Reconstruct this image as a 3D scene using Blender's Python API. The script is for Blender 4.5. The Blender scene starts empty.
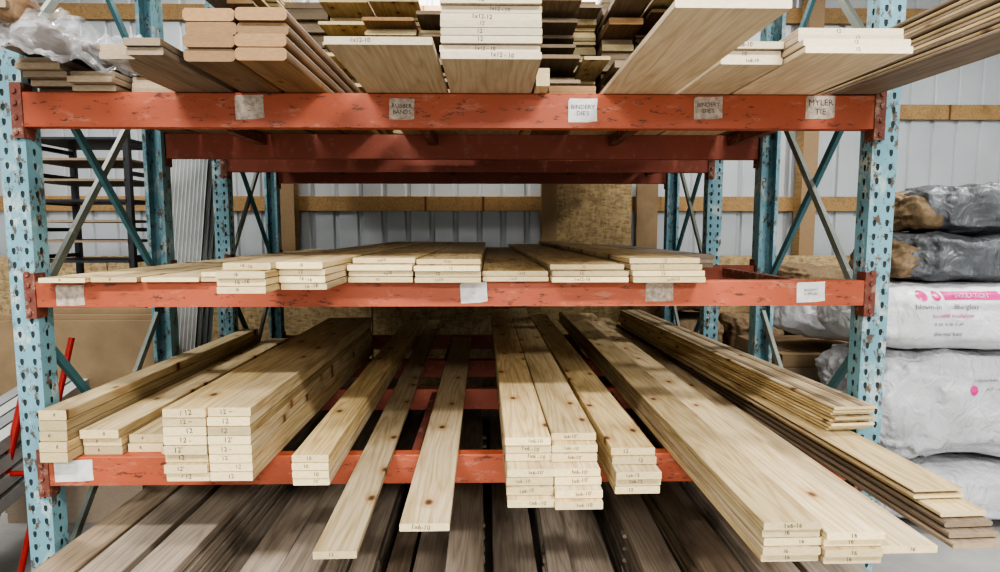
import bpy, math, random
from mathutils import Vector, Matrix, noise
from mathutils.bvhtree import BVHTree
random.seed(7)
R = random.uniform
scene = bpy.context.scene
COL = scene.collection

# ------------------------------------------------------------------ materials
def new_mat(name, rough=0.6, metal=0.0):
    m = bpy.data.materials.new(name); m.use_nodes = True
    nt = m.node_tree; b = nt.nodes["Principled BSDF"]
    b.inputs["Roughness"].default_value = rough
    b.inputs["Metallic"].default_value = metal
    return m, nt, b
def N(nt, t, **k):
    n = nt.nodes.new(t)
    for a, v in k.items(): setattr(n, a, v)
    return n
def math_n(nt, op, a, b=None, clamp=False):
    n = N(nt, "ShaderNodeMath", operation=op); n.use_clamp = clamp
    for i, s in enumerate((a, b)):
        if s is None: continue
        if isinstance(s, (int, float)): n.inputs[i].default_value = s
        else: nt.links.new(s, n.inputs[i])
    return n.outputs[0]
def mixc(nt, fac, a, b, mode='MIX'):
    n = N(nt, "ShaderNodeMix", data_type='RGBA', blend_type=mode)
    for s, i in ((fac, 0), (a, 6), (b, 7)):
        if isinstance(s, (int, float)): n.inputs[i].default_value = s
        elif isinstance(s, tuple): n.inputs[i].default_value = (*s[:3], 1)
        else: nt.links.new(s, n.inputs[i])
    return n.outputs[2]
def mapping(nt, src, scale, loc=None):
    n = N(nt, "ShaderNodeVectorMath", operation='MULTIPLY')
    nt.links.new(src, n.inputs[0]); n.inputs[1].default_value = scale
    return n.outputs[0]
def tex_noise(nt, vec, scale, detail=3, rough=.5, dist=0):
    n = N(nt, "ShaderNodeTexNoise"); nt.links.new(vec, n.inputs["Vector"])
    n.inputs["Scale"].default_value = scale; n.inputs["Detail"].default_value = detail
    n.inputs["Roughness"].default_value = rough; n.inputs["Distortion"].default_value = dist
    return n.outputs["Fac"]
def ramp(nt, fac, lo, hi):
    n = N(nt, "ShaderNodeMapRange"); nt.links.new(fac, n.inputs[0])
    n.inputs[1].default_value = lo; n.inputs[2].default_value = hi
    return n.outputs[0]

def wood(name, light, light2, dark, end, knots=True, rough=.62, grain=1.0):
    m, nt, b = new_mat(name, rough)
    tc = N(nt, "ShaderNodeTexCoord"); at = N(nt, "ShaderNodeAttribute", attribute_name="bd")
    sp = N(nt, "ShaderNodeSeparateColor"); nt.links.new(at.outputs["Color"], sp.inputs[0])
    off = mapping(nt, at.outputs["Color"], (37, 53, 0))
    add = N(nt, "ShaderNodeVectorMath", operation='ADD')
    nt.links.new(tc.outputs["Object"], add.inputs[0]); nt.links.new(off, add.inputs[1])
    v = add.outputs[0]
    fine = tex_noise(nt, mapping(nt, v, (1, .03, 1)), 160, 3, .6)
    broad = tex_noise(nt, mapping(nt, v, (1, .07, 1)), 10, 2, .45)
    rings = math_n(nt, 'PINGPONG', math_n(nt, 'MULTIPLY', broad, 22.0), 1.0)
    rings = math_n(nt, 'POWER', rings, 2.0)
    g = math_n(nt, 'ADD', math_n(nt, 'MULTIPLY', rings, .42 * grain), math_n(nt, 'MULTIPLY', ramp(nt, fine, .35, .75), .5 * grain), True)
    base = mixc(nt, sp.outputs[0], light, light2)
    c = mixc(nt, g, base, dark)
    stain = tex_noise(nt, mapping(nt, v, (1, .3, 1)), 6, 4, .65)
    c = mixc(nt, math_n(nt, 'MULTIPLY', ramp(nt, stain, .5, .75), .45), c, tuple(x * .7 for x in dark))
    if knots:
        wob = tex_noise(nt, v, 14, 2, .5)
        vo = N(nt, "ShaderNodeTexVoronoi", voronoi_dimensions='2D'); nt.links.new(mapping(nt, v, (9, 5.5, 0)), vo.inputs["Vector"]); vo.inputs["Scale"].default_value = 1
        cs = N(nt, "ShaderNodeSeparateColor"); nt.links.new(vo.outputs["Color"], cs.inputs[0])
        pick = math_n(nt, 'GREATER_THAN', cs.outputs[0], .62)
        dd = math_n(nt, 'ADD', vo.outputs["Distance"], math_n(nt, 'MULTIPLY', wob, .08))
        core = math_n(nt, 'MULTIPLY', math_n(nt, 'SUBTRACT', 1, ramp(nt, dd, .09, .17), True), pick)
        halo = math_n(nt, 'MULTIPLY', math_n(nt, 'SUBTRACT', 1, ramp(nt, dd, .1, .40), True), pick)
        c = mixc(nt, math_n(nt, 'MULTIPLY', halo, .5), c, (.36, .18, .06))
        c = mixc(nt, math_n(nt, 'MULTIPLY', core, .9), c, (.09, .035, .015))
    en = tex_noise(nt, mapping(nt, v, (1, 1, 3)), 60, 3, .6)
    ec = mixc(nt, math_n(nt, 'MULTIPLY', en, .6), end, dark)
    c = mixc(nt, sp.outputs[2], c, ec)
    val = math_n(nt, 'ADD', math_n(nt, 'MULTIPLY', sp.outputs[1], .52), .66)
    cm = N(nt, "ShaderNodeVectorMath", operation='SCALE'); nt.links.new(c, cm.inputs[0]); nt.links.new(val, cm.inputs[3])
    nt.links.new(cm.outputs[0], b.inputs["Base Color"])
    bp = N(nt, "ShaderNodeBump"); bp.inputs["Strength"].default_value = .15; bp.inputs["Distance"].default_value = .002
    nt.links.new(fine, bp.inputs["Height"]); nt.links.new(bp.outputs[0], b.inputs["Normal"])
    return m
PINE = wood("pine_wood", (.74, .58, .31), (.60, .51, .36), (.33, .22, .09), (.84, .70, .43))
PINEPALE = wood("pale_pine_wood", (.66, .55, .39), (.58, .49, .37), (.38, .28, .17), (.78, .69, .52), knots=False)
CEDAR = wood("cedar_wood", (.30, .18, .09), (.24, .15, .08), (.12, .065, .035), (.46, .28, .13))
BROWN = wood("brown_weathered_wood", (.35, .27, .18), (.28, .22, .16), (.13, .09, .065), (.48, .37, .25), knots=False)
GREYW = wood("grey_weathered_wood", (.46, .39, .31), (.53, .45, .36), (.22, .175, .14), (.5, .4, .3), knots=False)
GIRT = wood("girt_wood", (.48, .31, .14), (.40, .27, .12), (.20, .11, .05), (.5, .35, .2))

def painted(name, col, scuff, rust, rough=.5, s1=.62, amt=.9, sc=22, s2=.63, stretch=(1, 1, 1), sc2=60):
    m, nt, b = new_mat(name, rough)
    tc = N(nt, "ShaderNodeTexCoord"); v = mapping(nt, tc.outputs["Object"], stretch)
    n1 = tex_noise(nt, v, sc, 6, .75); n2 = tex_noise(nt, v, sc2, 6, .75); n3 = tex_noise(nt, v, 3, 3, .6)
    c = mixc(nt, math_n(nt, 'MULTIPLY', ramp(nt, n3, .35, .7), .4), col, tuple(x * .62 for x in col))
    c = mixc(nt, math_n(nt, 'MULTIPLY', ramp(nt, n1, s1, s1 + .08), amt), c, scuff)
    c = mixc(nt, math_n(nt, 'MULTIPLY', ramp(nt, n2, s2, s2 + .05), .92), c, rust)
    nt.links.new(c, b.inputs["Base Color"])
    return m
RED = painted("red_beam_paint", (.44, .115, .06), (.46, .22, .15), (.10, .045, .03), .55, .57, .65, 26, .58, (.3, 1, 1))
REDB = painted("shaded_red_beam_paint", (.34, .10, .065), (.36, .19, .14), (.08, .04, .03), .6, .56, .6)  # beam red darkened, shade on the rear beams put into the colour
REDD = painted("rusty_connector_paint", (.20, .07, .05), (.34, .24, .18), (.05, .03, .025), .6, .53)
BLUE = painted("worn_blue_post_paint", (.20, .38, .44), (.50, .54, .51), (.12, .075, .045), .55, .53, .75, 14, .545, (1, 1, .6), 30)
TEAL = painted("teal_brace_paint", (.08, .20, .23), (.30, .36, .35), (.08, .05, .03))
GALV = painted("grey_brace_paint", (.20, .23, .20), (.40, .42, .38), (.12, .08, .05), .4)
STEEL = painted("dark_shelving_steel", (.04, .04, .045), (.10, .09, .08), (.08, .05, .03), .5)

def plain(name, col, rough=.6, metal=0, var=.25, scale=8):
    m, nt, b = new_mat(name, rough, metal)
    tc = N(nt, "ShaderNodeTexCoord")
    n = tex_noise(nt, tc.outputs["Object"], scale, 4, .6)
    c = mixc(nt, math_n(nt, 'MULTIPLY', ramp(nt, n, .3, .75), 1.0), col, tuple(x * (1 - var) for x in col))
    nt.links.new(c, b.inputs["Base Color"]); return m
SIDING = plain("galvanised_siding", (.50, .53, .55), .38, .1, .15, 2)
CONC = plain("concrete_floor_mat", (.34, .33, .32), .7, 0, .4, 3)
CEIL = plain("ceiling_white_steel", (.75, .75, .75), .6, 0, .1, 2)
INK = plain("pencil_ink", (.06, .05, .05), .7, 0, .2)
PAPER = plain("label_paper", (.74, .73, .70), .6, 0, .25, 40)
PAPERD = plain("label_paper_worn", (.60, .50, .41), .7, 0, .6, 60)
CARD = plain("cardboard", (.34, .24, .14), .8, 0, .3, 5)
PANEL = plain("pale_sheet_metal", (.50, .51, .50), .45, .2, .15, 6)
TUBE = plain("grey_plastic_trim", (.28, .29, .30), .45, 0, .3, 5)
REDPIPE = plain("red_enamel", (.40, .03, .02), .35, 0, .2, 20)
SHADELINER = plain("painted_shade_liner", (.045, .06, .062), .8, 0, .4, 20)  # near-black colour stands in for the shade behind the post holes
PINK = plain("pink_print", (.70, .05, .28), .35, 0, .15, 10)
GREYTXT = plain("grey_print", (.20, .20, .22), .4, 0, .15, 10)
def bagmat(name, col, rough, var, bs=.5):
    m = plain(name, col, rough, 0, var, 6); nt = m.node_tree; b = nt.nodes["Principled BSDF"]
    tc = N(nt, "ShaderNodeTexCoord")
    n = tex_noise(nt, mapping(nt, tc.outputs["Object"], (1.6, 1, 1)), 9, 4, .5, 1.6)
    bp = N(nt, "ShaderNodeBump"); bp.inputs["Strength"].default_value = bs; bp.inputs["Distance"].default_value = .035
    nt.links.new(n, bp.inputs["Height"]); nt.links.new(bp.outputs[0], b.inputs["Normal"]); return m
BAGW = bagmat("white_plastic_bag", (.74, .74, .76), .30, .10, .4)
BAGS = bagmat("silver_plastic_bag", (.64, .64, .66), .24, .2, .6)
BAGG = bagmat("grey_plastic_bag", (.15, .16, .17), .36, .4, .7)
INSUL = plain("brown_insulation", (.28, .20, .12), .95, 0, .5, 45)
BLACK = plain("black_rubber", (.02, .02, .02), .6, 0, .2)

m, nt, b = new_mat("osb_board_mat", .75)
tc = N(nt, "ShaderNodeTexCoord")
v1 = N(nt, "ShaderNodeTexVoronoi"); nt.links.new(mapping(nt, tc.outputs["Object"], (22, 22, 60)), v1.inputs["Vector"]); v1.inputs["Scale"].default_value = 1
v2 = N(nt, "ShaderNodeTexVoronoi"); nt.links.new(mapping(nt, tc.outputs["Object"], (55, 55, 18)), v2.inputs["Vector"]); v2.inputs["Scale"].default_value = 1
s1 = N(nt, "ShaderNodeSeparateColor"); nt.links.new(v1.outputs["Color"], s1.inputs[0])
s2 = N(nt, "ShaderNodeSeparateColor"); nt.links.new(v2.outputs["Color"], s2.inputs[0])
c = mixc(nt, s1.outputs[0], (.50, .37, .20), (.24, .16, .08)); c = mixc(nt, math_n(nt, 'MULTIPLY', s2.outputs[0], .6), c, (.56, .44, .26))
nt.links.new(c, b.inputs["Base Color"]); OSB = m

m, nt, b = new_mat("clear_plastic_wrap", .10)
b.inputs["Base Color"].default_value = (.72, .74, .77, 1)
tr = N(nt, "ShaderNodeBsdfTransparent"); mx = N(nt, "ShaderNodeMixShader")
tc = N(nt, "ShaderNodeTexCoord"); nn = tex_noise(nt, tc.outputs["Object"], 14, 4, .6, .8)
nt.links.new(math_n(nt, 'ADD', math_n(nt, 'MULTIPLY', ramp(nt, nn, .45, .7), .45), .12), mx.inputs[0])
nt.links.new(tr.outputs[0], mx.inputs[1]); nt.links.new(b.outputs[0], mx.inputs[2])
nt.links.new(mx.outputs[0], nt.nodes["Material Output"].inputs[0]); WRAP = m

# ------------------------------------------------------------------ mesh builder
_txt = {}
def text_geo(s, size):
    if s not in _txt:
        cu = bpy.data.curves.new("t", 'FONT'); cu.body = s; cu.size = 1; cu.align_x = 'CENTER'; cu.align_y = 'CENTER'
        cu.resolution_u = 2
        o = bpy.data.objects.new("t", cu); COL.objects.link(o); bpy.context.view_layer.update()
        me = bpy.data.meshes.new_from_object(o.evaluated_get(bpy.context.evaluated_depsgraph_get()))
        _txt[s] = ([v.co.copy() for v in me.vertices], [tuple(p.vertices) for p in me.polygons])
        bpy.data.objects.remove(o); bpy.data.meshes.remove(me)
    vs, fs = _txt[s]
    return [v * size for v in vs], fs

class MB:
    def __init__(s): s.v = []; s.f = []; s.m = []; s.c = []
    def face(s, idx, mi=0, col=(.5, .5, 0)): s.f.append(tuple(idx)); s.m.append(mi); s.c.append(col)
    def poly(s, pts, mi=0, col=(.5, .5, 0)):
        n = len(s.v); s.v += [Vector(p) for p in pts]; s.face(range(n, n + len(pts)), mi, col)
    def prism(s, prof, a0, a1, axis='Y', mi=0, rnd=None, M=None, seg=1, bend=0):
        r1, r2 = rnd if rnd else (random.random(), random.random())
        n = len(s.v); k = len(prof)
        for j in range(seg + 1):
            t = j / seg; a = a0 + (a1 - a0) * t
            for (p, q) in prof:
                q2 = q + bend * (4 * t * (1 - t))
                w = Vector((p, a, q2)) if axis == 'Y' else (Vector((a, p, q2)) if axis == 'X' else Vector((p, q, a)))
                s.v.append(M @ w if M else w)
        for j in range(seg):
            for i in range(k):
                i2 = (i + 1) % k
                s.face((n + j * k + i, n + j * k + i2, n + (j + 1) * k + i2, n + (j + 1) * k + i), mi, (r1, r2, 0))
        s.face([n + i for i in range(k)][::-1], mi, (r1, r2, 1)); s.face([n + seg * k + i for i in range(k)], mi, (r1, r2, 1))
    def board(s, x0, x1, y0, y1, z0, z1, ch=.003, mi=0, rnd=None, yaw=0, roundr=0, M=None):
        if roundr:
            pr = []; r = roundr
            for cx, cz, a0 in ((x1 - r, z1 - r, 0), (x0 + r, z1 - r, 90), (x0 + r, z0 + r, 180), (x1 - r, z0 + r, 270)):
                for a in (0, 30, 60, 90):
                    t = math.radians(a0 + a); pr.append((cx + r * math.cos(t), cz + r * math.sin(t)))
        else:
            pr = [(x1, z0 + ch), (x1, z1 - ch), (x1 - ch, z1), (x0 + ch, z1), (x0, z1 - ch), (x0, z0 + ch), (x0 + ch, z0), (x1 - ch, z0)]
        if yaw:
            cx = (x0 + x1) / 2; T = Matrix.Translation((cx, y0, 0)) @ Matrix.Rotation(yaw, 4, 'Z') @ Matrix.Translation((-cx, -y0, 0))
            M = (M @ T) if M else T
        s.prism(pr, y0, y1, 'Y', mi, rnd, M)
    def box(s, x0, x1, y0, y1, z0, z1, mi=0, M=None, rnd=None):
        s.prism([(x0, z0), (x0, z1), (x1, z1), (x1, z0)], y0, y1, 'Y', mi, rnd, M)
    def bar(s, p, q, w, d, mi=0, up=(0, 0, 1)):
        p, q = Vector(p), Vector(q); z = (q - p).normalized(); x = z.cross(Vector(up))
        if x.length < 1e-4: x = z.cross(Vector((1, 0, 0)))
        x.normalize(); y = z.cross(x); n = len(s.v)
        for c in (p, q):
            for a, b2 in ((-1, -1), (1, -1), (1, 1), (-1, 1)): s.v.append(c + x * a * w / 2 + y * b2 * d / 2)
        for i in range(4): s.face((n + i, n + (i + 1) % 4, n + 4 + (i + 1) % 4, n + 4 + i), mi)
        s.face((n + 3, n + 2, n + 1, n), mi); s.face((n + 4, n + 5, n + 6, n + 7), mi)
    def cyl(s, p, q, r, mi=0, seg=12, r2=None):
        p, q = Vector(p), Vector(q); z = (q - p).normalized(); x = z.orthogonal().normalized(); y = z.cross(x); n = len(s.v)
        r2 = r if r2 is None else r2
        for c, rr in ((p, r), (q, r2)):
            for i in range(seg):
                t = 2 * math.pi * i / seg; s.v.append(c + (x * math.cos(t) + y * math.sin(t)) * rr)
        for i in range(seg): s.face((n + i, n + (i + 1) % seg, n + seg + (i + 1) % seg, n + seg + i), mi)
        s.face([n + i for i in range(seg)][::-1], mi); s.face([n + seg + i for i in range(seg)], mi)
    def text(s, st, x, y, z, size, mi=1, rot=0, M=None, sx=1):
        vs, fs = text_geo(st, size); n = len(s.v)
        cr, sr = math.cos(rot), math.sin(rot)
        for v in vs:
            a, b2 = v.x * sx * cr - v.y * sr, v.x * sx * sr + v.y * cr
            w = Vector((x + a, y, z + b2)); s.v.append(M @ w if M else w)
        for f in fs: s.face([n + i for i in f], mi)
    def build(s, name, mats, parent=None, loc=(0, 0, 0), rz=0, smooth=False):
        me = bpy.data.meshes.new(name); o = bpy.data.objects.new(name, me)
        me.from_pydata([tuple(v) for v in s.v], [], s.f)
        for mt in mats: me.materials.append(mt)
        me.polygons.foreach_set("material_index", s.m)
        at = me.color_attributes.new("bd", 'FLOAT_COLOR', 'CORNER'); i = 0
        for p, c in zip(me.polygons, s.c):
            for _ in p.loop_indices: at.data[i].color = (*c, 1); i += 1
            p.use_smooth = smooth
        me.update(); COL.objects.link(o); o.location = loc; o.rotation_euler[2] = rz
        if parent: o.parent = parent
        return o
def empty(name, loc=(0, 0, 0)):
    e = bpy.data.objects.new(name, None); COL.objects.link(e); e.location = loc; e.empty_display_size = .1; return e

# ------------------------------------------------------------------ lumber
def stack(name, x, y, z, w, t, n, L, cols=1, yaw=0, mat=PINE, marks=(), gap=.003, jy=.012, jx=.005, roundr=0, msize=.018, ch=.0022, per_row=None, hide_mark=.12, cols_n=None):
    """x,y,z = front left bottom corner of the pile, boards run back along +Y"""
    mb = MB()
    for c in range(cols):
        nn = cols_n[c] if cols_n else n
        for i in range(nn):
            x0 = c * (w + gap) + R(-jx, jx) * .6; y0 = R(-jy, jy)
            if per_row and (c, i) in per_row: y0 += per_row[(c, i)]
            l = L * (1 + R(-.012, .012)); yw = R(-.002, .002)
            z0 = i * t + .0006
            mb.board(x0, x0 + w, y0, y0 + l, z0, z0 + t - .0018, ch, 0, None, yw, roundr)
            if marks and random.random() > hide_mark:
                mk = random.choice(marks)
                mb.text(mk, x0 + w * R(.33, .67), y0 - .0008, z0 + t * .5, min(msize, t * .75) * R(.85, 1.1), 1, R(-.14, .14))
    return mb.build(name, [mat, INK], None, (x, y, z), yaw)

BT, MT, TT = .772, 1.417, 2.077    # beam top heights
M12 = ("12", "12", "12 -", "/ 12", "12'", "12 ~"); M10 = ("1x6-10", "1x6 -10", "Ix6-10'"); M16 = ("16", "1x6-16", "/6", "16'")
# --- bottom level
stack("lumber_stack", -1.605, -.09, BT, .098, .038, 5, 1.78, marks=("8", "10", "8'"), jy=.008)
stack("lumber_stack", -1.500, -.03, BT, .140, .034, 3, 1.85, marks=("10", "8"))
stack("lumber_stack", -1.352, -.00, BT, .130, .034, 2, 1.80, marks=("8",))
stack("pine_board", -1.215, -.02, BT, .122, .026, 1, 1.8, marks=("8",), hide_mark=0)
stack("lumber_stack", -1.068, -.27, BT, .140, .0312, 8, 2.02, cols=2, marks=M12, jy=.012, hide_mark=0, msize=.024)
stack("lumber_stack", -.640, -.30, BT, .118, .026, 4, 2.85, yaw=.012, marks=("10", "1x4-12"))
stack("pine_board", -.450, -.74, BT, .110, .022, 1, 3.9, yaw=.028, marks=("11",), hide_mark=0)
stack("pine_board", -.252, -.62, BT, .138, .024, 1, 2.9, yaw=.010, marks=("1x6-10",), hide_mark=0)
stack("lumber_stack", .050, -.44, BT, .143, .0265, 7, 3.1, cols=2, yaw=.012, marks=M10, hide_mark=0,
      per_row={(0, 6): .06, (0, 5): .05, (0, 4): .05, (0, 1): -.02, (0, 0): -.03, (1, 6): .10, (1, 5): .07, (1, 4): .06, (1, 0): -.05, (1, 1): -.03})
stack("lumber_stack", .395, -.39, BT, .143, .026, 5, 3.1, yaw=.02, marks=("1x6-12", "12"), hide_mark=0, per_row={(0, 4): .06, (0, 3): .05})
stack("lumber_stack", .680, -.79, BT, .146, .0215, 4, 3.95, cols=3, yaw=.012, marks=M16, hide_mark=0, cols_n=(5, 4, 2), msize=.016,
      per_row={(0, 3): -.0, (0, 1): .01, (1, 2): .0, (2, 0): .03})
# paneling, far right of the bottom level
mb = MB()
for i in range(4):
    mb.board(.02 + i * .004, .165, -.09 + .02 * i, 3.3, i * .019, i * .019 + .015, .004, 0 if i < 3 else 1)
mb.board(.01, .160, .04, 3.1, .077, .090, .004, 1); mb.board(.012, .150, .05, 3.1, .0905, .101, .004, 0); mb.board(.0, .150, .03, 3.1, .1015, .1085, .003, 1)
mb.build("paneling_stack", [BROWN, PINE], None, (1.180, -.64, BT), .052)
mb = MB()
for i in range(8):
    y0 = R(-.015, .015) + (.0 if i else .02); zz = i * .0125
    mb.board(R(-.004, .004), .158 + R(-.004, .004), y0, y0 + 2.6, zz, zz + .0100, .003, 0)
    mb.board(.02, .045, y0 + .003, y0 + 2.59, zz + .0100, zz + .0125, .0003, 1)
    mb.board(.105, .13, y0 + .003, y0 + 2.59, zz + .0100, zz + .0125, .0003, 1)
mb.build("tongue_groove_paneling_stack", [PINE, BROWN], None, (1.212, -.15, BT + .110), .075)

# --- middle level
stack("lumber_stack", -1.560, -.07, MT, .160, .019, 1, 3.2, cols=2, marks=("8", "10"), mat=PINE, per_row={(0, 0): -.03})
stack("lumber_stack", -1.225, -.06, MT, .200, .018, 2, 3.2, cols=2, marks=("10",), cols_n=(1, 2), mat=PINE)
stack("lumber_stack", -.785, -.47, MT, .140, .022, 4, 3.3, cols=2, marks=("/6", "12", "16 -16"), per_row={(1, 0): .12, (1, 1): .1, (1, 2): .12, (1, 3): .10, (0, 3): .05}, hide_mark=0, msize=.02)
stack("lumber_stack", -.495, -.10, MT, .225, .021, 4, 3.0, marks=("1x10", "10 -"), hide_mark=.1, per_row={(0, 3): .08})
stack("lumber_stack", -.262, -.11, MT, .230, .020, 4, 3.0, marks=("12", "1x10"), hide_mark=.1, per_row={(0, 3): .06})
stack("lumber_stack", -.025, -.07, MT, .235, .019, 2, 3.0, marks=("1x10",), hide_mark=.1)
stack("lumber_stack", .218, -.11, MT, .270, .020, 3, 3.2, yaw=.015, marks=("1x12-10", "12"), hide_mark=.1, per_row={(0, 2): .08})
stack("lumber_stack", .500, -.12, MT, .255, .021, 4, 3.2, yaw=.018, marks=("1x10-12", "12"), hide_mark=.1, per_row={(0, 3): .05, (0, 2): .02})
stack("grey_board_stack", .900, .72, MT, .200, .021, 3, 2.1, mat=GREYW, marks=())

# --- top level (front rack)
TL = 1.9
stack("weathered_lumber_stack", -1.60, -.03, TT, .15, .022, 4, 1.5, cols=3, mat=BROWN, jy=.06, jx=.012, cols_n=(5, 3, 4), gap=.018)
stack("lumber_stack", -1.095, -.46, TT, .10, .022, 2, TL, cols=2, mat=BROWN, marks=(), jy=.05, gap=.004)
stack("decking_board_stack", -.866, -.43, TT, .146, .0375, 4, TL, cols=2, mat=CEDAR, roundr=.012, jy=.012, ch=.003)
stack("wide_pine_board", -.425, -.60, TT, .280, .022, 1, TL + .1, mat=PINEPALE, marks=("1x12-10",), hide_mark=0)
stack("wide_board_stack", -.138, -.46, TT, .284, .0215, 9, TL, mat=PINEPALE, marks=("1x12-12", "1x12 - 10", "12"), hide_mark=0, jy=.008)
stack("narrow_board", .155, -.16, TT, .045, .06, 1, 1.6, mat=PINE)
stack("brown_board_stack", .215, .02, TT, .17, .022, 2, 1.4, mat=CEDAR)
stack("wide_pine_board", .400, -.86, TT, .255, .020, 1, 2.3, mat=PINEPALE)
stack("wide_board_stack", .668, -.42, TT, .180, .0215, 3, TL, mat=PINEPALE, marks=("1x8-10", "10"), hide_mark=0)
stack("wide_board_stack", .855, -.54, TT, .295, .0205, 4, TL + .1, mat=PINEPALE, marks=("1x12-10", "12"), hide_mark=0, per_row={(0, 3): .05, (0, 2): .03})
mb = MB()
for i in range(11):
    mb.board(R(-.01, .01) + i * .003, .15 + i * .003 + R(-.01, .01), R(-.05, .05), 2.45, i * .0145, i * .0145 + .0115, .003, i % 2)
mb.build("trim_board_stack", [BROWN, PINE], None, (1.262, -1.05, TT + .002), .034)
# rear rack, top level: tall mixed pile standing on the rear rack beams
mb = MB(); x = -1.58
while x < 1.18:
    w = random.choice((.14, .19, .28)); zt = TT + R(.66, 1.05); z = TT + .001; mi = random.choice((0, 0, 1, 2)); t = random.choice((.022, .04))
    dy = R(-.06, .05)
    while z < zt:
        y0 = 1.60 + dy + R(-.05, .03) - (R(.15, .5) if random.random() < .3 and z > TT + .26 else 0)
        mb.board(x + R(-.004, .004), x + w, y0, 3.3, z, z + t - .003, .003, mi if random.random() < .75 else random.randint(0, 2)); z += t
    x += w + R(.008, .03)
mb.build("rear_lumber_pile", [BROWN, PINE, CEDAR])
# ------------------------------------------------------------------ pallet rack
rack = empty("pallet_rack")
def holes_plate(mb, o, ux, H, w, cols, pitch=.05, mi=0):
    ux = Vector(ux); uz = Vector((0, 0, 1)); o = Vector(o); cw = w / cols; n = int(H / pitch)
    for r in range(n):
        for c in range(cols):
            cu, cv = (c + .5) * cw, (r + .5) * pitch; base = len(mb.v)
            outer = [(-1, -1), (0, -1), (1, -1), (1, 0), (1, 1), (0, 1), (-1, 1), (-1, 0)]
            hw, hh = .0075, .0125
            inner = [(-.55, -.8), (0, -1), (.55, -.8), (.9, 0), (.8, .8), (0, 1), (-.8, .8), (-.9, 0)]
            for a, b2 in outer: mb.v.append(o + ux * (cu + a * cw / 2) + uz * (cv + b2 * pitch / 2))
            for a, b2 in inner: mb.v.append(o + ux * (cu + a * hw) + uz * (cv + b2 * hh))
            for i in range(8): mb.face((base + i, base + (i + 1) % 8, base + 8 + (i + 1) % 8, base + 8 + i), mi)
def post(cx, cy, front):
    mb = MB(); H = 3.3; w = .092; d = .075; s = -1 if front else 1
    yf = cy + s * d / 2
    holes_plate(mb, (cx - w / 2, yf, 0), (1, 0, 0), H, w, 2)
    holes_plate(mb, (cx - w / 2, cy - d / 2, 0), (0, 1, 0), H, d, 1)
    holes_plate(mb, (cx + w / 2, cy - d / 2, 0), (0, 1, 0), H, d, 1)
    g = .003  # inset of added liner sheet, dark on front posts to paint hole shade
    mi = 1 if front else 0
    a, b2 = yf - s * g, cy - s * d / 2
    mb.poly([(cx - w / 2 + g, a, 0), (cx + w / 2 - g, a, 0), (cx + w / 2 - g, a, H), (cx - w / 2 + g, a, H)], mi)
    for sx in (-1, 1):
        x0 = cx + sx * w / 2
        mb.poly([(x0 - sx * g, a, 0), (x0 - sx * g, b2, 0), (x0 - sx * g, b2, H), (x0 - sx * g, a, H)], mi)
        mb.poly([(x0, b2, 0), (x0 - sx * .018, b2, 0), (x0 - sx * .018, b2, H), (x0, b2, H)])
    mb.box(cx - .07, cx + .07, cy - .07, cy + .07, 0, .008)
    return mb.build("post", [BLUE, SHADELINER], rack)
LX, RX = -1.666, 1.418
rows = [0.0, .88, 1.62, 2.48]
for k, y in enumerate(rows):
    for cx in (LX, RX): post(cx, y, k % 2 == 0)
def beam(y, zt, h, fr, mat):
    mb = MB(); s = -1 if fr else 1
    a, b2 = y + s * .045, y - s * .005
    prof = [(a, zt - h), (a, zt - .004), (a - s * .004, zt), (b2, zt), (b2, zt - h), (b2 + s * .02, zt - h), (b2 + s * .02, zt - h + .012), (a - s * .02, zt - h + .012), (a - s * .02, zt - h)]
    mb.prism(prof, LX + .046, RX - .046, 'X', 0, (.5, .5))
    for sx, cx in ((1, LX), (-1, RX)):
        xi = cx + sx * .046
        mb.box(min(xi, xi - sx * .034), max(xi, xi - sx * .034), min(a, a + s * .005), max(a, a + s * .005), zt - h - .04, zt + .03, 1)
        mb.box(min(xi, xi + sx * .005), max(xi, xi + sx * .005), min(a + s * .005, b2), max(a + s * .005, b2), zt - h - .04, zt + .03, 1)
        for dz in (-.02, .03, .08, .12):
            zc = zt - h + dz; xc = xi - sx * .018
            mb.cyl((xc, a + s * .005, zc), (xc, a + s * .012, zc), .009, 1, 10)
    mb.build("beam", [mat, REDD], rack)
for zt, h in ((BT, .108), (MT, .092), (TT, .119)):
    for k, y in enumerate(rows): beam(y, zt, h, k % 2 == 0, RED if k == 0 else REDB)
# frames braces
mb = MB()
for cx in (LX, RX):
    for y0, y1 in ((rows[0], rows[1]), (rows[2], rows[3])):
        a, b2 = y0 + .04, y1 - .04
        for z0 in (.18, 1.28, 2.2):
            mb.bar((cx - .012, a, z0 + .05), (cx - .012, b2, z0 + 1.0), .030, .018, 1, (1, 0, 0))
            mb.bar((cx + .012, a, z0 + 1.0), (cx + .012, b2, z0 + .05), .030, .018, 0, (1, 0, 0))
        for z0 in (.16, 3.2): mb.bar((cx, a, z0), (cx, b2, z0), .035, .03, 0, (1, 0, 0))
mb.build("frame_braces", [TEAL, GALV], rack)
# deck support bars between the beams
mb = MB()
for zt in (BT, MT, TT):
    for x in (-1.15, -.3, .6, 1.2):
        mb.box(x, x + .04, .0, .86, zt - .055, zt - .012, 0); mb.box(x, x + .04, 1.63, 2.46, zt - .055, zt - .012, 0)
mb.build("deck_bars", [REDD], rack)
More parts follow.
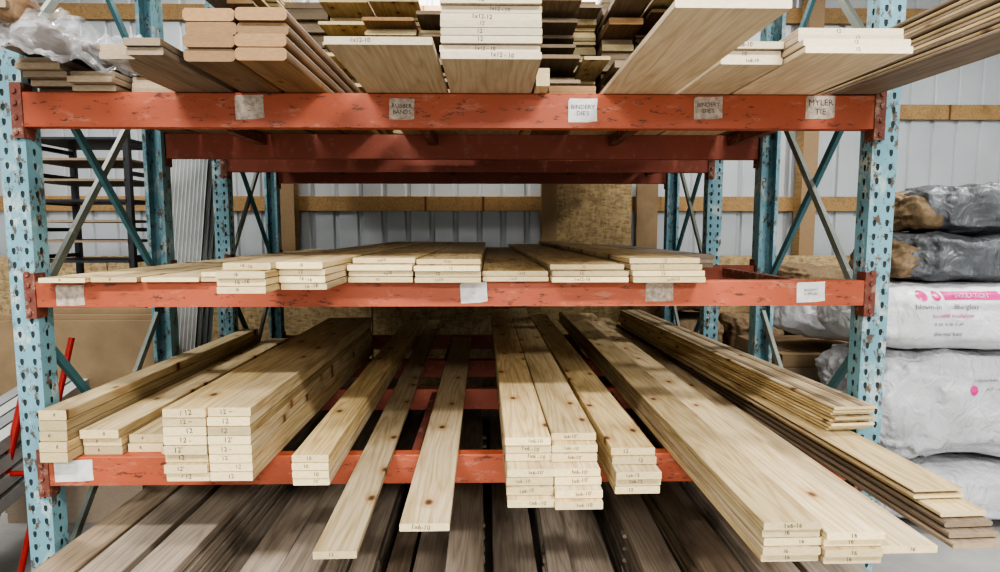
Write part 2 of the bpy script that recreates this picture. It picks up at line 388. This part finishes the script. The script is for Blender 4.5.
# labels
def label(x0, x1, z0, z1, lines, mat=PAPER, size=.03, y=-.0455, rot=0):
    mb = MB(); cx, cz = (x0 + x1) / 2, (z0 + z1) / 2; w, h = (x1 - x0) / 2, (z1 - z0) / 2
    c, s = math.cos(rot), math.sin(rot)
    pr = [(cx + a * w * c - b2 * h * s, cz + a * w * s + b2 * h * c) for a, b2 in ((-1, -1), (-1, .8), (-.9, 1), (.2, .97), (1, 1), (.97, 0), (1, -.9), (.4, -1))]
    mb.prism([(p, q) for p, q in pr], y - .0012, y, 'Y', 0)
    k = len(lines)
    for i, t in enumerate(lines): mb.text(t, cx, y - .0018, cz + ((k - 1) / 2 - i) * size * 1.05, size, 1, rot)
    mb.build("label", [mat, INK], rack)
label(-.885, -.785, 1.985, 2.068, ("~", "--"), PAPERD, .02, rot=.03)
label(-.350, -.262, 1.985, 2.058, ("RUBBER", "BANDS"), PAPERD, .020, rot=-.03)
label(.278, .380, 1.978, 2.060, ("BINDERY", "DIE'S"), PAPER, .021)
label(.722, .824, 1.990, 2.068, ("BINDERY", "DIE'S"), PAPERD, .020, rot=.02)
label(1.120, 1.225, 1.992, 2.072, ("MYLER", "TIE"), PAPERD, .030)
label(-1.545, -1.445, 1.330, 1.405, ("",), PAPERD, .02)
label(-.105, -.008, 1.338, 1.412, ("--",), PAPER, .02, rot=.05)
label(.565, .667, 1.342, 1.412, ("~ ~", "---"), PAPERD, .014)
label(1.118, 1.222, 1.338, 1.412, ("BINDERY", "SUPPLIES"), PAPER, .013, rot=.04)
label(-1.595, -1.455, .680, .762, ("",), PAPER, .02, rot=.02)

# ------------------------------------------------------------------ lumber on the ground under the rack
mb = MB(); x = -1.60; first = 0
while x < 1.30:
    w = random.choice((.14, .14, .19, .10)); n = random.choice((3, 4, 6, 7, 8)); g = R(.01, .05)
    if first < 3: n = 8; w = .15
    first += 1
    mi = random.choice((0, 0, 0, 1)); y0 = -.9 + R(-.2, .4); yw = R(-.02, .02) if first > 3 else -.01
    for i in range(n): mb.board(x, x + w, y0 + R(-.05, .05), 2.9, i * .055, i * .055 + .038, .003, mi, None, yw + R(-.004, .004))
    for yy in (0.3, 1.4, 2.5):
        for i in range(n - 1): mb.box(x + .01, x + w - .01, yy, yy + .04, i * .055 + .0385, i * .055 + .0545, 0)
    x += w + g
mb.build("floor_lumber_pile", [GREYW, BROWN])
# grey trim tubes bundle along the left of the rack
mb = MB()
for i in range(16):
    x0 = -2.66 + (i % 4) * .085; z0 = .30 + (i // 4) * .085
    mb.bar((x0 + .35, -1.1, z0 - .15), (x0 + .1, 1.5, z0 + .25), .07, .06, i % 2)
mb.build("trim_bundle", [TUBE, PANEL])
mb = MB()
for y, h in ((-.6, .18), (1.0, .40)): mb.box(-2.64, -1.9, y, y + .08, 0, h, 0)
mb.build("timber_bearers", [GREYW])
mb = MB()
mb.cyl((-2.28, .38, .0), (-2.08, .60, 1.22), .017, 0); mb.cyl((-2.10, .36, .0), (-1.95, .60, 1.1), .013, 0)
mb.cyl((-2.085, .595, 1.2), (-2.075, .605, 1.28), .022, 1)
mb.cyl((-2.2, .47, .5), (-2.03, .47, .5), .012, 0)
mb.build("red_hand_truck", [REDPIPE, BLACK])

# ------------------------------------------------------------------ room
WY = 3.62
def wall_sheet(name, p0, p1, H, flip=1):
    mb = MB(); p0, p1 = Vector(p0), Vector(p1); d = (p1 - p0); L = d.length; d.normalize(); nrm = Vector((-d.y, d.x, 0)) * flip
    pts = []; t = 0
    while t < L:
        for a, h in ((0, 0), (.150, 0), (.165, .020), (.195, .020), (.210, 0)): 
            if t + a <= L: pts.append((t + a, h))
        t += .229
    pts.append((L, 0))
    for (a, h), (b2, h2) in zip(pts, pts[1:]):
        A = p0 + d * a - nrm * h; B = p0 + d * b2 - nrm * h2
        mb.poly([A, B, B + Vector((0, 0, H)), A + Vector((0, 0, H))])
    return mb.build(name, [SIDING])
wall_sheet("wall_back", (-6, WY, 0), (6, WY, 0), 4.6, -1)
wall_sheet("wall_left", (-6, -6, 0), (-6, WY, 0), 4.6, 1)
wall_sheet("wall_right", (6, -6, 0), (6, WY, 0), 4.6, -1)
wall_sheet("wall_front", (-6, -6, 0), (6, -6, 0), 4.6, 1)
mb = MB(); mb.box(-6, 6, -6, WY + .05, -.1, 0); mb.build("floor", [CONC])
mb = MB(); mb.box(-6, 6, -6, WY + .05, 4.6, 4.7); mb.build("ceiling", [CEIL])
k = 0
for z in (1.85, 2.72, 3.6):
    k += 1; mb = MB()
    T = Matrix.Rotation(-math.pi / 2, 4, 'Z')
    mb.board(0, .038, -5.98, 5.98, z - .07, z + .07, .002, 0, (.4, .6), M=Matrix.Translation((0, WY - .002, 0)) @ T)
    mb.build("trim_%d" % k, [GIRT])
for cx in (-4.32, -1.88, .56, 3.0, 5.44):
    mb = MB(); mb.box(cx - .07, cx + .07, WY - .18, WY - .04, 0, 4.6, 0); mb.build("timber_wall_post", [GIRT])
mb = MB()
for x in (-5.98, -3.54, -1.10, 1.34, 3.78):
    mb.box(x, min(x + 2.43, 5.98), WY - .202, WY - .185, .0, 1.36, 0)
mb.build("wall_back_osb_wainscot", [OSB])
mb = MB(); mb.box(.64, 1.36, WY - .055, WY - .045, 1.40, 2.08, 0); mb.build("osb_sheet", [OSB])
mb = MB(); mb.box(1.40, 1.60, WY - .10, WY - .05, 1.38, 2.05, 0); mb.build("cardboard_sheet", [CARD])

# ------------------------------------------------------------------ left background
mb = MB()
for x in (-3.0, -2.32):
    for y in (1.7, 2.2): mb.box(x, x + .035, y, y + .035, 0, 2.25, 0)
    for i in range(12): mb.box(x, x + .03, 1.73, 2.21, .15 + i * .18, .175 + i * .18, 0)
for i in range(16): mb.box(-2.97, -2.31, 1.70, 2.22, .22 + i * .13, .235 + i * .13, 1 if i % 3 else 0)
mb.build("steel_shelving_unit", [STEEL, BROWN])
mb = MB()
for k in range(4):
    pts = []; n = 26
    for i in range(n + 1): pts.append((-2.16 + .32 * i / n + k * .012, 1.45 + k * .05 + (.006 if i % 2 else -.006)))
    for a, b2 in zip(pts, pts[1:]): mb.poly([(a[0] - .06, a[1] - .0, .0), (b2[0] - .06, b2[1], .0), (b2[0] + .02, b2[1] + .35, 2.15), (a[0] + .02, a[1] + .35, 2.15)])
mb.build("corrugated_panel_stack", [PANEL])
mb = MB()
for i in range(4): mb.box(-2.75 + i * .03, -1.80 - i * .05, 1.12 + i * .03, 1.14 + i * .03, 0, 1.10 + i * .03, 0)
mb.build("plywood_sheet_stack", [CARD])

# ------------------------------------------------------------------ insulation bags
def pillow(name, c, h, mat, rz=0, amp=.02, seed=0, prints=None, ry=0):
    mb = MB(); n1, n2 = 84, 60
    def pw(a, e): return math.copysign(abs(a) ** e, a)
    for j in range(n2 + 1):
        ph = -math.pi / 2 + math.pi * j / n2
        for i in range(n1):
            th = 2 * math.pi * i / n1
            x = h[1] * pw(math.cos(ph), .42) * pw(math.cos(th), .55); z = h[2] * pw(math.cos(ph), .42) * pw(math.sin(th), .55); y = h[0] * pw(math.sin(ph), .42)
            p = Vector((y, x, z))
            d = noise.noise(p * 5 + Vector((seed, 0, 0))) * amp + noise.noise(Vector((p.x * 30, p.y * 8, p.z * 9)) + Vector((seed, 3, 0))) * amp * .35
            d -= abs(noise.noise(p * 11 + Vector((0, seed, 0)))) * amp * .9
            d -= amp * .9 * abs(noise.noise(Vector((p.x * 5, p.y * 6, p.z * 22)) + Vector((seed, seed, 0))))
            mb.v.append(p * (1 + d / max(.12, p.length) * 1.0))
    for j in range(n2):
        for i in range(n1): mb.face((j * n1 + i, j * n1 + (i + 1) % n1, (j + 1) * n1 + (i + 1) % n1, (j + 1) * n1 + i))
    root = empty(name, c); root.rotation_euler = (0, ry, rz)
    mb.build("bag", [mat], root, smooth=True)
    if prints:
        bvh = BVHTree.FromPolygons([tuple(v) for v in mb.v], mb.f)
        pm = MB()
        def proj(x, z, o):
            hit = bvh.ray_cast(Vector((x, -3, z)), Vector((0, 1, 0)))
            return Vector((x, hit[0].y - o, z)) if hit[0] else Vector((x, 0, z))
        for kind, x, z, a, b2, mi in prints:
            if kind == 'rect' or kind == 'disc':
                nx, nz = 12, 6
                for u in range(nx):
                    for w in range(nz):
                        q = []
                        for du, dw in ((0, 0), (1, 0), (1, 1), (0, 1)):
                            s, t = (u + du) / nx * 2 - 1, (w + dw) / nz * 2 - 1
                            if kind == 'disc':
                                s, t = s * math.sqrt(1 - t * t / 2), t * math.sqrt(1 - s * s / 2)
                            q.append(proj(x + s * a / 2, z + t * b2 / 2, .003))
                        pm.poly(q, mi)
            else:
                vs, fs = text_geo(kind, a); n = len(pm.v)
                for v in vs: pm.v.append(proj(x + v.x, z + v.y, .006))
                for f in fs: pm.face([n + i for i in f], mi)
        pm.build("print", [PINK, GREYTXT, BAGW], root)
    return root
pillow("insulation_bag", (2.70, 1.15, .175), (.60, .36, .175), BAGS, amp=.03, seed=1)
pillow("insulation_bag", (2.62, 1.15, .655), (.62, .37, .310), BAGS, amp=.05, seed=2, prints=[
    ('disc', -.12, .12, .05, .05, 0), ('insulation batts', -.05, .17, .022, 0, 1), ('R-19 unfaced', .02, .12, .022, 0, 1)])
pillow("insulation_bag", (2.61, 1.15, 1.140), (.62, .37, .188), BAGW, amp=.02, seed=3, prints=[
    ('rect', -.14, .125, .30, .040, 0), ('INSULATION', -.14, .125, .030, 0, 2), ('disc', -.40, .125, .05, .05, 0), ('disc', -.33, .125, .045, .045, 0), ('blown-in', -.38, .07, .036, 0, 1), ('fiberglass', -.18, .07, .036, 0, 1),
    ('loosefill insulation', -.25, .025, .030, 0, 0), ('R-30  R-38  R-49', -.27, -.02, .022, 0, 1), ('thermal batt', -.27, -.07, .030, 0, 1), ('disc', .08, .05, .09, .09, 0), ('FIBERGLASS', .30, .02, .08, 0, 1)])
for cx, cz, sd, rz in ((2.68, 1.455, 4, .0), (2.80, 1.715, 5, -.05)):
    r = pillow("insulation_roll", (cx, 1.15, cz), (.48, .30, .142), BAGG, rz=rz, amp=.05, seed=sd)
    r2 = pillow("core", (-.43, 0, -.005), (.10, .24, .110), INSUL, amp=.05, seed=sd + 9)
    r2.parent = r
pillow("insulation_bag", (2.38, 2.05, 1.00), (.34, .28, .17), BAGW, rz=.1, amp=.02, seed=6, ry=.15, prints=[
    ('disc', -.15, .05, .13, .13, 0), ('rect', .08, .08, .2, .03, 0), ('R-19', .08, .0, .07, 0, 1), ('insulation', .05, -.06, .04, 0, 0)])
mb = MB()
for i in range(9): 
    z0 = i * .085; mb.box(1.95 + R(-.03, .03), 2.85 + R(-.05, .05), 1.75 + R(-.04, .04), 2.5, z0, z0 + .082, i % 2)
mb.build("cardboard_box_pile", [CARD, BROWN])
for i, (cx, cz) in enumerate(((1.75, .22), (2.28, .22), (2.81, .22), (1.75, .66), (2.28, .66), (2.81, .66), (1.75, 1.10), (2.81, 1.10))):
    pillow("insulation_roll", (cx, 3.0, cz), (.24, .32, .20), INSUL, amp=.04, seed=20 + i)

# ------------------------------------------------------------------ plastic wrap, top left
root = empty("plastic_wrap_bundle")
mb = MB(); nx, nz = 60, 40
for j in range(nz + 1):
    for i in range(nx + 1):
        u, w = i / nx, j / nz
        t = w * math.pi * 1.25 - .5
        rr = .085 * (1 - .55 * u) + .012
        x = -1.62 + .60 * u; z = 2.245 - .15 * u + rr * math.cos(t + .5) 
        y = -.42 + .05 * u - rr * 1.25 * math.sin(t)
        q = Vector((u * 9, w * 3, 1)); d = noise.noise(q * 1.3) * .035 + abs(noise.noise(q * 3)) * .018
        mb.v.append(Vector((x + d * .4, y - d, z + d * .9)))
for j in range(nz):
    for i in range(nx): a = j * (nx + 1) + i; mb.face((a, a + 1, a + nx + 2, a + nx + 1))
mb.build("wrap", [WRAP], root, smooth=True)
p = pillow("wrapped_item", (-1.42, -.44, 2.235), (.15, .06, .045), CEDAR, amp=.015, seed=31); p.parent = root; p.rotation_euler = (0, .2, .1)
mb = MB(); mb.board(0, .30, 0, .9, 0, .02, .002, 0)
mb.build("support_board", [BROWN], root, (-1.60, -.5, 2.197))

# ------------------------------------------------------------------ lights
def lamp(x, y, z, e, sx, sy, col=(1, .985, .955)):
    root = empty("ceiling_or_fill_light", (x, y, z))
    mb = MB(); mb.box(-sx / 2 - .03, sx / 2 + .03, -sy / 2 - .03, sy / 2 + .03, .03, .10, 0); mb.build("housing", [PANEL], root)
    mb = MB(); mb.box(-.01, .01, -.01, .01, .10, 4.6 - z, 0); mb.build("hanger", [STEEL], root)
    l = bpy.data.lights.new("lamp", 'AREA'); l.shape = 'RECTANGLE'; l.size = sx; l.size_y = sy; l.energy = e; l.color = col
    o = bpy.data.objects.new("lamp", l); COL.objects.link(o); o.parent = root
lamp(-1.7, -2.6, 4.2, 155, 1.2, .4); lamp(1.7, -2.6, 4.2, 170, 1.2, .4)
lamp(-3.6, 1.0, 4.2, 95, 1.2, .4); lamp(3.9, .6, 4.2, 130, 1.2, .4)
lamp(0, 2.9, 4.25, 160, 2.4, .4)
lamp(0, -4.9, 3.2, 330, 4.5, .8)  # added fill light behind the camera, its housing and hanger are made up
w = bpy.data.worlds.new("world"); scene.world = w; w.use_nodes = True
w.node_tree.nodes["Background"].inputs[0].default_value = (.85, .9, 1, 1); w.node_tree.nodes["Background"].inputs[1].default_value = .3
try:
    scene.view_settings.view_transform = 'AgX'; scene.view_settings.look = 'AgX - High Contrast'
except Exception: pass

# ------------------------------------------------------------------ camera
cam = bpy.data.cameras.new("camera"); co = bpy.data.objects.new("camera", cam); COL.objects.link(co)
cam.sensor_width = 36; cam.lens = 21.6; cam.clip_start = .05
co.location = (0, -2.2, 1.6)
co.rotation_euler = (math.radians(90 - 5.33), 0, math.radians(-1.0))
scene.camera = co
